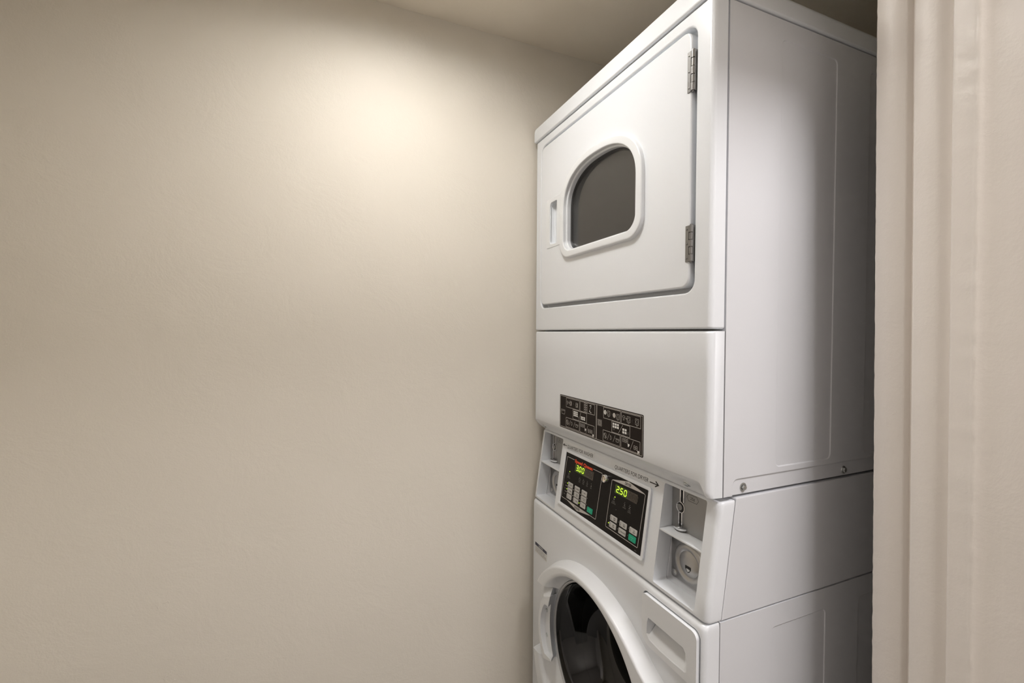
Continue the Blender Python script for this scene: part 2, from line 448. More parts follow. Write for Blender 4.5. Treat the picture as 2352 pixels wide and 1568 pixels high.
sp = [(0.0100, 0.1479, 1.5849, 1.7919, 0.031), (0.0085, 0.1450, 1.5878, 1.7890, 0.029), (0.0115, 0.1425, 1.5900, 1.7865, 0.028), (0.019, 0.1405, 1.5920, 1.7845, 0.027)]
loft(bm, ring_loops(sp, DC, 1.69)); build('window_gasket', bm, RUBBER, door, angle=50)
bm = bmesh.new()
sp = [(0.0120, 0.1445, 1.5880, 1.7885, 0.029), (0.0135, 0.1440, 1.5885, 1.7880, 0.029), (0.0165, 0.1440, 1.5885, 1.7880, 0.029), (0.0180, 0.1445, 1.5880, 1.7885, 0.029)]
loft(bm, ring_loops(sp, DC, 1.69), 0, True, True, True)
build('window_glass', bm, GLASS_D, door)
# pull handle: raised plate with a finger pocket
bm = bmesh.new(); prism(bm, rrect(0.506, 0.6025, 1.6085, 1.7475, (0.006, 0.001, 0.001, 0.004)), XF(-0.0045), XF(0.002))
c = bmesh.new(); prism(c, rrect(0.5415, 0.5830, 1.6170, 1.7360, (0.012, 0.004, 0.004, 0.010)), XF(-0.03), XF(0.03))
hd = build('door_handle', bm, PLASTIC, door, bevel=0.0022, seg=3, cut=[c])
# hinges
for z0, z1 in ((1.798, 1.870), (1.494, 1.559)):
    bm = bmesh.new(); y = 0.0452; L = (z1-z0)/5
    box(bm, -0.003, 0.018, 0.0407, 0.0420, z0, z1); box(bm, -0.0048, -0.003, y+0.004, y+0.0115, z0, z1)
    for k in range(5):
        rr = 0.0046 if k % 2 == 0 else 0.0040
        lo = circle(-0.0022, y, rr, 16)
        prism(bm, lo, ZF(z0+L*k+0.0006), ZF(z0+L*(k+1)-0.0006))
    prism(bm, circle(-0.0022, y, 0.0026, 12), ZF(z0-0.002), ZF(z1+0.002))
    for k in (0, 2, 4):
        lathe(bm, FRONT, y+0.0078, z0+L*(k+0.5), [(0.0016, 0.0046), (0.0014, 0.0056), (0.0005, 0.0060)], 12)
    build('hinge', bm, HINGEM, door)
# dryer drum behind the window
bm = bmesh.new()
L = [[(x, DC+r*math.cos(2*PI*k/64), 1.69+r*math.sin(2*PI*k/64)) for k in range(64)] for x, r in ((0.05, 0.20), (0.055, 0.235), (0.46, 0.235), (0.47, 0.06))]
loft(bm, L, 0, True, False, True)
for a in (40, 160, 280):
    a = math.radians(a); cy, cz = DC+0.215*math.cos(a), 1.69+0.215*math.sin(a)
    tv = Vector((-math.sin(a), math.cos(a)))*0.018; nv = Vector((math.cos(a), math.sin(a)))*0.025
    prism(bm, [(cy-tv.x+nv.x, cz-tv.y+nv.y), (cy+tv.x+nv.x, cz+tv.y+nv.y), (cy-nv.x, cz-nv.y)], XF(0.08), XF(0.44))
build('dryer_drum', bm, DRUM, R)

# access panel under the door: rounded ends, tucked-under lower edge
ts = []
def ss(a, b_, v):
    t = max(0, min(1, (v-a)/(b_-a))); return t*t*(3-2*t)
stations = [0.0008, 0.0014, 0.0028, 0.005, 0.008, 0.0115, 0.0145, 0.0175, 0.021, 0.026, 0.04, 0.1, 0.2, 0.34, 0.48, 0.6, 0.645, 0.657, 0.662, 0.6655, 0.669, 0.672, 0.675, 0.678, 0.6802, 0.6816, 0.6822]
loops = []
RC = 0.0105
for y in stations:
    d = min(y-0.0008, 0.6822-y)
    ox = RC - math.sqrt(max(0, RC*RC-(RC-d)**2)) if d < RC else 0.0
    f = ss(0.009, 0.024, y) * (1.0 - 0.35*ss(0.666, 0.682, y))
    A = [(0, 1.1030), (0.0012, 1.1008), (0.0105, 1.0911), (0.0210, 1.0802), (0.0335, 1.0672)]
    B_ = [(0, 1.0890), (0.0004, 1.0860), (0.0016, 1.0810), (0.0045, 1.0772), (0.0335, 1.0762)]
    pts = [(0.0335, 1.3690), (0.0062, 1.3690), (0.0028, 1.3684), (0.0008, 1.3668), (0.0, 1.3640), (0.0, 1.30), (0.0, 1.20), (0.0, 1.125)]
    pts += [(b_[0]*(1-f)+a_[0]*f, b_[1]*(1-f)+a_[1]*f) for a_, b_ in zip(A, B_)]
    k_ = [min(0.0330, x+ox) if x < 0.033 else x for x, z in pts]
    loops.append([(kx, y, z) for kx, (x, z) in zip(k_, pts)])
bm = bmesh.new(); loft(bm, loops, 0, True, True, True)
access = build('access_panel', bm, ENAMEL, R, angle=50)
FOLD = Fr(lambda y, s_, n: (0.0196-0.693*s_-0.721*n, y, 1.0817+0.721*s_-0.693*n))
for y, z in ((0.6500, 0.0), (0.0700, 0.0)):
    build('screw', screw_bm(FOLD, y, z, 0.0, 0.0048, 0.004), ZINC, access)

# instruction label
bm = bmesh.new()
slab(bm, FRONT, rrect(0.1710, 0.5210, 1.1068, 1.1958, 0.003, 3), -0.0002, 0.0005, 0)
n1 = 0.0008; lw = 0.0011
line(bm, FRONT, [(0.5178, 1.1931), (0.1732, 1.1931), (0.1740, 1.1098), (0.5178, 1.1098)], 0.0012, n1, 1, True)
line(bm, FRONT, [(0.3432, 1.1931), (0.3440, 1.1098)], 0.0012, n1, 1); line(bm, FRONT, [(0.3402, 1.1931), (0.3412, 1.1098)], 0.0012, n1, 1)
def bx(y1, y0, z0, z1): line(bm, FRONT, [(y1, z0), (y0, z0), (y0, z1), (y1, z1)], lw, n1, 1, True)
for q in ((0.4862, 0.4198, 1.1660, 1.1905), (0.4167, 0.3506, 1.1656, 1.1907), (0.4516, 0.3857, 1.1395, 1.1640), (0.4868, 0.4198, 1.1127, 1.1375), (0.4163, 0.3510, 1.1124, 1.1382),
          (0.3130, 0.2484, 1.1660, 1.1913), (0.2446, 0.1795, 1.1658, 1.1908), (0.2800, 0.2148, 1.1394, 1.1645), (0.3140, 0.2488, 1.1124, 1.1377), (0.2453, 0.1808, 1.1121, 1.1375)): bx(*q)
g = 0.0008
def L_(pts, closed=False, w=g, mi=1): line(bm, FRONT, pts, w, n1, mi, closed)
def sq(cy, cz, h, v, w=g): L_([(cy+h, cz-v), (cy-h, cz-v), (cy-h, cz+v), (cy+h, cz+v)], True, w)
def ci(cy, cz, r, w=g, n=14, mi=1): L_(circle(cy, cz, r, n), True, w, mi)
def disc(cy, cz, r, mi=1, n=14): sheet(bm, FRONT, circle(cy, cz, r, n), n1, mi)
def fsq(cy, cz, h, v, mi=2): sheet(bm, FRONT, [(cy+h, cz-v), (cy-h, cz-v), (cy-h, cz+v), (cy+h, cz+v)], n1, mi)
def shirt(cy, cz, s):
    L_([(cy+p*s, cz+q*s) for p, q in ((0.4, -1), (-0.4, -1), (-0.4, 0.3), (-0.75, 0.1), (-1, 0.6), (-0.45, 1), (0.45, 1), (1, 0.6), (0.75, 0.1), (0.4, 0.3))], True)
def arrow(y0, y1, z):
    L_([(y0, z), (y1, z)]); L_([(y1+0.0018, z+0.0016), (y1, z), (y1+0.0018, z-0.0016)])
def machine(cy, cz, s=0.0055):
    sq(cy, cz, s*0.9, s); ci(cy, cz, s*0.58); L_([(cy+0.002, cz-s*1.3), (cy, cz-s*1.5), (cy-0.002, cz-s*1.3)])
def washer_icon(cy, cz, s=0.0055):
    ci(cy+0.001, cz, s*0.55); sq(cy, cz, s*0.85, s); fsq(cy-s*0.5, cz, s*0.3, s*0.8, 1)
shirt(0.4790, 1.1782, 0.0042); arrow(0.4735, 0.4690, 1.1782); washer_icon(0.4640, 1.1782); ci(0.4500, 1.1782, 0.0014); washer_icon(0.4330, 1.1775)
for i in range(2):
    for j in range(4):
        sq(0.3945-0.0085*i, 1.1870-0.0056*j, 0.0032, 0.0021)
L_([(0.3720, 1.1850), (0.3660, 1.1870), (0.3665, 1.1825), (0.3720, 1.1740), (0.3700, 1.1700), (0.3655, 1.1690)], False, 0.0016, 2); L_([(0.3690, 1.1790), (0.3730, 1.1715)], False, 0.002, 2)
for (cy, cz, nx, nz) in ((0.4450, 1.1590, 3, 3), (0.4100, 1.1510, 3, 2)):
    for i in range(nx):
        for j in range(nz): fsq(cy-0.0072*i, cz-0.0047*j, 0.0029, 0.0018)
ci(0.4248, 1.1478, 0.0018); L_([(0.4215, 1.1420), (0.4120, 1.1620)], False, 0.0009)
L_([(0.5126, 1.1562), (0.4922, 1.1562), (0.4950, 1.1445), (0.5098, 1.1445)], True); L_([(0.5100, 1.1535), (0.4948, 1.1535)])
sq(0.3283, 1.1517, 0.0083, 0.0070); sq(0.3283, 1.1517, 0.0055, 0.0048)
for i in range(4): L_([(0.3322-0.0026*i, 1.1475), (0.3322-0.0026*i, 1.1560)])
for base, o in ((0.4790, 0), (0.3055, 0)):
    ci(base, 1.1255, 0.0062); L_([(base+0.0032, 1.1295), (base-0.0030, 1.1215)], False, 0.0022); L_([(base-0.0165, 1.1330), (base-0.0085, 1.1180)])
    L_([(base-0.0200, 1.1205), (base-0.0200, 1.1300), (base-0.0235, 1.1290), (base-0.0250, 1.1252), (base-0.0235, 1.1215)], True)
    L_([(base-0.0385, 1.1330), (base-0.0310, 1.1180)])
    L_([(base-0.0420, 1.1255), (base-0.0510, 1.1255), (base-0.0510, 1.1205), (base-0.0420, 1.1205)], True); L_([(base-0.0395, 1.1275), (base-0.0535, 1.1275), (base-0.0535, 1.1240)])
for (y, z, c_) in ((0.4125, 1.1265, 3), (0.3785, 1.1185, 3), (0.2400, 1.1262, 3), (0.2010, 1.1180, 2)):
    for i in range(c_): digit(bm, FRONT, '8', y-0.0072*i, z, 0.0045, 0.0080, 0.0009, n1, 1, 0.0)
for (y, z) in ((0.3905, 1.1225), (0.3560, 1.1150), (0.2185, 1.1225), (0.1860, 1.1150)):
    sheet(bm, FRONT, [(y+0.0032, z+0.0026), (y-0.0022, z+0.0030), (y-0.0034, z+0.0006), (y+0.0006, z-0.0040), (y+0.0022, z-0.0040)], n1, 2)
L_([(0.3880, 1.1140), (0.3790, 1.1350)]); L_([(0.2130, 1.1145), (0.2030, 1.1345)])
disc(0.3065, 1.1800, 0.0055, 2); L_([(0.3065, 1.1800), (0.3100, 1.1835)], False, 0.0012, 0); L_([(0.3065, 1.1800), (0.3035, 1.1765)], False, 0.0012, 0); L_([(0.3065, 1.1800), (0.3035, 1.1830)], False, 0.0012, 0)
machine(0.2925, 1.1795); ci(0.2812, 1.1790, 0.0014); disc(0.2715, 1.1785, 0.0056, 1); machine(0.2575, 1.1775)
shirt(0.2365, 1.1790, 0.0048); arrow(0.2310, 0.2250, 1.1785); machine(0.2195, 1.1780, 0.0060); ci(0.2060, 1.1778, 0.0016); machine(0.1915, 1.1778, 0.0060)
for (cy, cz) in ((0.2735, 1.1590), (0.2375, 1.1530)):
    for i in range(3 if cy > 0.25 else 2):
        for j in range(2): fsq(cy-0.0082*i, cz-0.0062*j, 0.0032, 0.0024)
L_([(0.2545, 1.1420), (0.2400, 1.1620)], False, 0.0009); ci(0.2205, 1.1470, 0.0026); ci(0.2720, 1.1480, 0.0024); ci(0.2365, 1.1420, 0.0022)
build('instruction_label', bm, [BROWN, PRINT, PRINTWHITE], access, recalc=False)

# control housing: slanted fascia with two coin niches, and its side sheet
def fascia_plan(z, r=0.016, n=6):
    x0 = (z-0.858)*KP
    pl = [(x0+0.034+0.0012*0, 0.0008)]
    return x0
bm = bmesh.new()
loops = []
zs_ = [0.8570, 0.8576, 0.8592, 0.8620, 0.90, 0.95, 1.00, 1.050, 1.0615, 1.0645, 1.0665, 1.0672]
bl = [0.005, 0.003, 0.0011, 0, 0, 0, 0, 0, 0.0, 0.0012, 0.0035, 0.006]
for z, o in zip(zs_, bl):
    x0 = (z-0.858)*KP; L = [(x0+0.0345, 0.0008+o*0.3, z)]
    r = 0.0105
    for k in range(7):
        a = PI/2*k/6; L.append((x0+o+r-r*math.sin(a), 0.0008+o*0.3+r-r*math.cos(a), z))
    for k in range(7):
        a = PI/2*k/6; L.append((x0+o+r-r*math.cos(a), W-0.0008-o*0.3-r+r*math.sin(a), z))
    L.append((x0+0.0345, W-0.0008-o*0.3, z))
    loops.append(L)
loft(bm, loops, 0, True, True, True)
NICHES = ((0.0300, 0.1395), (0.5525, 0.6655))
def niche_cut(x1):
    out = []
    for y0, y1 in NICHES:
        c = bmesh.new()
        prism(c, rrect(y0, y1, 0.8655, 1.0615, 0.004, 4), lambda y, z: ((z-0.858)*KP-0.02, y, z), lambda y, z: (x1, y, z)); out.append(c)
    return out
fascia = build('control_fascia', bm, ENAMEL, R, cut=niche_cut(0.0505))
fascia_cutless = None
bm = bmesh.new()
lo = [((0.8565-0.858)*KP+0.0360, 0.8570), (XD, 0.8570), (XD, 1.0715), ((1.0715-0.858)*KP+0.0360, 1.0715)]
prism(bm, lo, YF(0.0), YF(W))
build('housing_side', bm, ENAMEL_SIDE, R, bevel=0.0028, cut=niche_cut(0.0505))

# coin mechanisms in both niches
XN = 0.0505
for (y0, y1), sgn in zip(NICHES, (0, 1)):
    cy = (y0+y1)/2
    NB = Fr(lambda y, z, n: (XN-n, y, z))
    bm = bmesh.new()
    slab(bm, NB, [(y1-0.0004, 0.9700), (y0+0.0004, 0.9700), (y0+0.0004, 1.0614), (y1-0.0004, 1.0614)], 0.0001, 0.0014, 0)
    # stamped 25-cent hexagon
    hx = cy-0.0002
    line(bm, NB, [(hx+0.0150, 1.0437), (hx+0.0105, 1.0502), (hx-0.0105, 1.0502), (hx-0.0150, 1.0437), (hx-0.0105, 1.0372), (hx+0.0105, 1.0372)], 0.0007, 0.0016, 1, True)
    text(bm, NB, '25¢', hx, 1.0408, 0.0060, 0.0016, 1, align='C')
    plate = build('coin_plate', bm, [PLATE, INK], R, recalc=False)
    # coin slot: chrome channel, round button hole, lower channel, cup
    sy = cy+0.0250
    bm = bmesh.new()
    for dy in (0.0042, -0.0042): slab(bm, NB, rrect(sy+dy-0.0012, sy+dy+0.0012, 1.0290, 1.0600, 0.0006, 2), 0.0013, 0.0048, 0, 0.0006)
    slab(bm, NB, rrect(sy-0.0030, sy+0.0030, 1.0270, 1.0600, 0.0006, 2), 0.0013, 0.0018, 1)
    lathe(bm, NB, sy+0.0055, 1.0170, [(0.0110, 0.0013), (0.0112, 0.0028), (0.0100, 0.0030), (0.0092, 0.0018)], 28, 0, False)
    lathe(bm, NB, sy+0.0055, 1.0170, [(0.0095, 0.0016), (0.0, 0.0017)], 28, 1, False)
    lathe(bm, NB, sy+0.0085, 1.0165, [(0.0066, 0.0017), (0.0062, 0.0026), (0.001, 0.0028)], 24, 2, True)
    for dy in (0.0045, -0.0030): slab(bm, NB, rrect(sy+0.003+dy-0.0011, sy+0.003+dy+0.0011, 0.9790, 1.0075, 0.0006, 2), 0.0013, 0.0050, 0, 0.0006)
    slab(bm, NB, rrect(sy+0.0005, sy+0.0065, 0.9780, 1.0065, 0.0006, 2), 0.0013, 0.0020, 1)
    build('coin_slot', bm, [CHROME, GAP, PLATE], plate)
    bm = bmesh.new()
    ocy = sy+0.0035
    L = []
    for rr, zz in ((0.0155, 0.9790), (0.0162, 0.9795), (0.0162, 0.9770), (0.0135, 0.9735), (0.009, 0.9722)):
        L.append([(XN-0.001-rr*0.85*math.sin(PI*k/16), ocy+rr*math.cos(PI*k/16), zz) for k in range(17)])
    loft(bm, L, 0, False); build('coin_return_cup', bm, CHROME, plate)
    # shelf
    bm = bmesh.new(); xs = (0.972-0.858)*KP
    box(bm, xs, XN, y0+0.0002, y1-0.0002, 0.9682, 0.9718); build('niche_shelf', bm, PLASTIC, plate, bevel=0.0008)
    # lower coin-box door
    bm = bmesh.new()
    slab(bm, NB, rrect(y0+0.0030, y1-0.0006, 0.8690, 0.9675, 0.005, 4), 0.0002, 0.0022, 0, 0.001)
    by, bz = cy+0.006, 0.9130
    lathe(bm, NB, by, bz, [(0.0390, 0.0022), (0.0360, 0.0050), (0.0330, 0.0058), (0.0290, 0.0050), (0.0250, 0.0028), (0.0225, 0.0036), (0.0205, 0.0046), (0.010, 0.0049), (0.0005, 0.0050)], 48, 0, True)
    sheet(bm, NB, [(by+0.0072, bz-0.003), (by+0.0072, bz-0.0080), (by+0.0040, bz-0.0135), (by, bz-0.0155), (by-0.0040, bz-0.0135), (by-0.0072, bz-0.0080), (by-0.0072, bz-0.003)], 0.0054, 1)
    sheet(bm, NB, [(by+0.0040, bz-0.008), (by+0.0030, bz-0.0120), (by, bz-0.0140), (by-0.0050, bz-0.0110), (by-0.0052, bz-0.008)], 0.0056, 2)
    for yy, zz in ((y1-0.010, 0.8800), (y1-0.010, 0.9580), (y0+0.012, 0.8800)):
        lathe(bm, NB, yy, zz, [(0.0070, 0.0022), (0.0066, 0.0034), (0.004, 0.0046), (0.0006, 0.0050)], 24, 0, True)
    build('coin_box_door', bm, [DOORPL, GAP, ZINC], plate)

# paper strips with the coin directions
def strip(y1, y0, z0, z1, txt, ty, tz, tw, th, rise, arr):
    bm = bmesh.new()
    slab(bm, SLANT, [(y1, z0), (y0, z0), (y0, z1), (y1, z1)], 0.0001, 0.0004, 0)
    text(bm, SLANT, txt, ty, tz, th, 0.0006, 1, w=tw, rise=rise)
    for a in arr: sheet(bm, SLANT, a, 0.0006, 1)
    return bm
bm = strip(0.3224, 0.1415, 1.0385, 1.0598, 'QUARTERS FOR DRYER', 0.3050, 1.0452, 0.1180, 0.0092, 0.024,
           [[(0.1825, 1.0494), (0.1825, 1.0516), (0.1570, 1.0521), (0.1570, 1.0499)], [(0.1535, 1.0510), (0.1645, 1.0576), (0.1662, 1.0554), (0.1590, 1.0510)], [(0.1535, 1.0510), (0.1590, 1.0510), (0.1662, 1.0466), (0.1645, 1.0444)]])
build('direction_label', bm, [FILM, INK], fascia, recalc=False)
bm = strip(0.5510, 0.3930, 1.0395, 1.0600, 'QUARTERS FOR WASHER', 0.5255, 1.0425, 0.1290, 0.0098, 0.034,
           [[(0.5500, 1.0476), (0.5420, 1.0520), (0.5420, 1.0432)], [(0.5430, 1.0466), (0.5430, 1.0486), (0.5290, 1.0488), (0.5290, 1.0468)]])
build('direction_label', bm, [FILM, INK], fascia, recalc=False)

# raised control panel frame and its printed black face
bm = bmesh.new()
FO = rrect(0.1722, 0.5325, 0.8918, 1.0392, 0.006, 5); FI = rrect(0.1785, 0.5200, 0.8972, 1.0335, 0.0015, 5)
def grow(lp, d, c=(0.352, 0.9655)):
    return [(y+math.copysign(d, y-c[0]), z+math.copysign(d, z-c[1])) for y, z in lp]
loft(bm, [[SLANT(y, z, n) for y, z in lp] for lp, n in ((FO, -0.001), (FO, 0.0035), (grow(FO, -0.0008), 0.0048), (grow(FO, -0.002), 0.0052), (grow(FI, 0.0008), 0.0052), (FI, 0.0046), (FI, 0.0030))])
panel = build('control_panel', bm, ENAMEL, R, angle=50)
NF = 0.0036
bm = bmesh.new()
slab(bm, SLANT, grow(FI, 0.0006), 0.0, NF, 0)
nf = NF+0.0003
T = lambda s, y, z, h, mi, **k: text(bm, SLANT, s, y, z, h, nf+0.0002, mi, **k)
lwp = 0.0013
# washer side outline (open where the name sits) and pointed title bars
line(bm, SLANT, [(0.4755, 1.0222), (0.5110, 1.0222), (0.5128, 1.0205), (0.5168, 0.9145), (0.5150, 0.9120), (0.4900, 0.9120)], lwp, nf, 1)
line(bm, SLANT, [(0.3845, 1.0222), (0.3465, 1.0222), (0.3450, 1.0205), (0.3490, 0.9120), (0.3505, 0.9105), (0.3790, 0.9110)], lwp, nf, 1)
sheet(bm, SLANT, [(0.4930, 0.9128), (0.4330, 0.9010), (0.3750, 0.9100), (0.3760, 0.9118)], nf, 1)
T('WASHER', 0.4340, 0.9045, 0.0060, 5, align='C', sx=0.8, bold=0.02)
line(bm, SLANT, [(0.3020, 1.0197), (0.3047, 1.0180), (0.3070, 0.9125), (0.3055, 0.9105), (0.1925, 0.9095), (0.1912, 0.9110), (0.1868, 1.0200), (0.1890, 1.0225)], lwp, nf, 1)
sheet(bm, SLANT, [(0.3030, 1.0190), (0.1900, 1.0218), (0.1910, 1.0235), (0.2449, 1.0322), (0.3015, 1.0207)], nf, 1)
T('DRYER', 0.2455, 1.0225, 0.0062, 5, align='C', sx=0.85, bold=0.02)
text(bm, SLANT, 'Speed Queen', 0.4718, 1.0172, 0.0082, nf+0.0003, 4, w=0.0850, bold=0.05)
# row rules and row names
for z in (0.9466, 0.9315): line(bm, SLANT, [(0.5030, z), (0.3940, z)], 0.0009, nf, 1)
for s, z in (('SOIL', 0.9525), ('CYCLE', 0.9375), ('TEMP', 0.9222)): T(s, 0.5070, z, 0.0030, 2, sx=0.8)
# add-coins pictograms and phase symbols
for y0_ in (0.4935, 0.2883):
    line(bm, SLANT, [(y0_+0.003, 0.9815), (y0_-0.001, 0.9775)], 0.0013, nf, 2); line(bm, SLANT, [(y0_+0.0015, 0.9775), (y0_-0.0025, 0.9815)], 0.001, nf, 2)
    T('INSERT', y0_, 0.9722, 0.0030, 2, align='C', sx=0.8); T('QUARTERS', y0_, 0.9685, 0.0030, 2, align='C', sx=0.8)
for s, y_, k in (('WASH', 0.4388, 0), ('WASH', 0.4203, 1), ('RINSE', 0.4026, 2), ('SPIN', 0.3843, 3)):
    lathe(bm, SLANT, y_+0.0005, 0.9855, [(0.0013, nf), (0.0006, nf+0.0003)], 10, 3)
    if k < 2: line(bm, SLANT, [(y_+0.0035, 0.9825), (y_-0.0035, 0.9825), (y_-0.0028, 0.9778), (y_+0.0028, 0.9778)], 0.0008, nf, 2, True)
    elif k == 2: line(bm, SLANT, circle(y_, 0.9800, 0.0026, 10), 0.0008, nf, 2, True)
    else: sheet(bm, SLANT, [(y_, 0.9835), (y_-0.0018, 0.9775), (y_+0.0018, 0.9775)], nf, 2)
    T(s, y_, 0.9730, 0.0030, 2, align='C', sx=0.7)
for s, y_, k in (('DRYING', 0.2490, 0), ('COOL', 0.2310, 1)):
    lathe(bm, SLANT, y_, 0.9843, [(0.0013, nf), (0.0006, nf+0.0003)], 10, 3)
    line(bm, SLANT, [(y_+0.0028, 0.9815), (y_-0.0015, 0.9800), (y_+0.0018, 0.9775), (y_-0.0028, 0.9760)], 0.0009, nf, 2)
    if k: line(bm, SLANT, [(y_-0.003, 0.9815), (y_+0.003, 0.9765)], 0.0009, nf, 2)
    T(s, y_, 0.9715, 0.0030, 2, align='C', sx=0.75)
    if k: T('DOWN', y_, 0.9678, 0.0030, 2, align='C', sx=0.75)
T('802551', 0.1990, 0.9005, 0.0022, 2, sx=0.8)
face = build('panel_face', bm, [BLACK, PRINT, PRINTDIM, LEDDIM, RED, INK], panel, recalc=False)
# displays
for y1, y0, z0, z1, digs, dy, dz in ((0.4672, 0.3800, 0.9940, 1.0148, '300', 0.4605, 0.9990), (0.2895, 0.2095, 0.9942, 1.0140, '250', 0.2835, 0.9980)):
    bm = bmesh.new(); ym = y1-(y1-y0)*0.56
    sheet(bm, SLANT, [(y1, z0), (ym, z0), (ym, z1), (y1, z1)], nf+0.0001, 1); sheet(bm, SLANT, [(ym, z0), (y0, z0), (y0, z1), (ym, z1)], nf+0.0001, 0)
    p = 0.0138
    for i, ch in enumerate(digs): digit(bm, SLANT, ch, dy-p*i, dz, 0.0078, 0.0125, 0.0019, nf+0.0004, 2)
    sheet(bm, SLANT, circle(dy-0.0108, dz, 0.0012, 8), nf+0.0004, 2)
    for i in range(3): digit(bm, SLANT, '8', dy-0.0445-p*0.85*i, dz, 0.0070, 0.0125, 0.0016, nf+0.0004, 3)
    build('display', bm, [LCD, LCDLIT, SEG, SEGOFF], panel, recalc=False, label='dark display reading %s in green digits' % (digs[0]+'.'+digs[1:]))
# keys
def key(y, z, hw, hh, lines, m0, m1, icon=None):
    bm = bmesh.new()
    slab(bm, SLANT, rrect(y-hw, y+hw, z-hh, z+hh, 0.0018, 3), NF-0.0004, NF+0.0010, 0, 0.0004)
    t_ = NF+0.0012; n_ = len(lines)
    for i, s in enumerate(lines):
        h = 0.0027 if n_ == 1 else 0.0024
        text(bm, SLANT, s, y-(hw*0.30 if icon else 0), z-h/2+(0.0019 if n_ == 2 and i == 0 else (-0.0019 if n_ == 2 else 0)), h, t_, 1, align='C', w=min(0.0022*len(s)*0.9, hw*1.35), bold=0.02)
    iy = y+hw*0.68
    if icon == 'therm':
        line(bm, SLANT, [(iy, z-hh*0.45), (iy, z+hh*0.6)], 0.0009, t_, 1); sheet(bm, SLANT, circle(iy, z-hh*0.5, 0.0012, 8), t_, 1)
    elif icon == 'thin':
        line(bm, SLANT, [(iy+0.0009, z-hh*0.5), (iy-0.0009, z-hh*0.5), (iy-0.0006, z+hh*0.6), (iy+0.0006, z+hh*0.6)], 0.0004, t_, 1, True)
    elif icon == 'shirt':
        line(bm, SLANT, [(iy+0.0012, z-0.0028), (iy-0.0012, z-0.0028), (iy-0.0018, z+0.0012), (iy, z+0.0030), (iy+0.0018, z+0.0012)], 0.0006, t_, 1, True)
    return bm
wy = (0.4785, 0.4442, 0.4098); wz = (0.9540, 0.9387, 0.9232)
wt = ((('LIGHT',), ('MEDIUM',), ('HEAVY',)), (('NORMAL',), ('PERM', 'PRESS'), ('DELICATE', 'KNITS')), (('HOT',), ('WARM',), ('COLD',)))
for r_ in range(3):
    for c_ in range(3):
        build('key_button', key(wy[c_], wz[r_], 0.0122, 0.0062, wt[r_][c_], KEY, KEYINK, 'shirt' if r_ < 2 else ('therm' if c_ < 2 else 'thin')), [KEY, KEYINK], panel, recalc=False)
build('key_button', key(0.3770, 0.9220, 0.0120, 0.0064, ('START', '$'), GREEN, GREENINK), [GREEN, GREENINK], panel, recalc=False, label='green start key')
dyk = ((0.2806, 0.9372, ('HIGH', 'TEMP'), 'therm'), (0.2452, 0.9366, ('LOW', 'TEMP'), 'therm'), (0.2102, 0.9364, ('NO', 'HEAT'), 'thin'), (0.2815, 0.9214, ('MED', 'TEMP'), 'therm'), (0.2461, 0.9208, ('DELICATES',), 'thin'))
for y, z, tx, ic in dyk: build('key_button', key(y, z, 0.0128, 0.0062, tx, KEY, KEYINK, ic), [KEY, KEYINK], panel, recalc=False)
build('key_button', key(0.2107, 0.9208, 0.0122, 0.0066, ('START', '$'), GREEN, GREENINK), [GREEN, GREENINK], panel, recalc=False, label='green start key')
# indicator lights: lit ones yellow-green, the rest dull
leds = [(0.4911, 0.9862, 1), (0.2862, 0.9847, 1), (0.4945, 0.9545, 1), (0.4945, 0.9392, 1), (0.4280, 0.9235, 1), (0.2975, 0.9222, 1),
        (0.4945, 0.9235, 0), (0.4605, 0.9545, 0), (0.4605, 0.9390, 0), (0.4620, 0.9235, 0), (0.4265, 0.9545, 0), (0.4265, 0.9390, 0), (0.3930, 0.9225, 0), (0.2965, 0.9378, 0), (0.2615, 0.9370, 0), (0.2265, 0.9368, 0), (0.2628, 0.9215, 0), (0.2270, 0.9212, 0), (0.2766, 0.9593, 0)]
for y, z, on in leds:
    bm = bmesh.new(); rr = 0.0014 if on else 0.0010
    lathe(bm, SLANT, y, z, [(rr, NF), (rr*0.8, NF+0.0007), (rr*0.2, NF+0.0010)], 12)
    build('indicator_light', bm, LED if on else LEDDIM, panel, recalc=False, label='lit yellow-green indicator' if on else None)
# key lock
bm = bmesh.new(); ly, lz = 0.3235, 1.0160
lathe(bm, SLANT, ly, lz, [(0.0098, NF), (0.0098, NF+0.0070), (0.0088, NF+0.0105), (0.0070, NF+0.0115), (0.0066, NF+0.0108)], 32, 0, False)
lathe(bm, SLANT, ly, lz, [(0.0066, NF+0.0108), (0.0060, NF+0.0108), (0.0060, NF+0.0085), (0.0036, NF+0.0085), (0.0036, NF+0.0108), (0.0010, NF+0.0110)], 32, 1, True)
build('key_lock', bm, [CHROME, BRASS], panel)

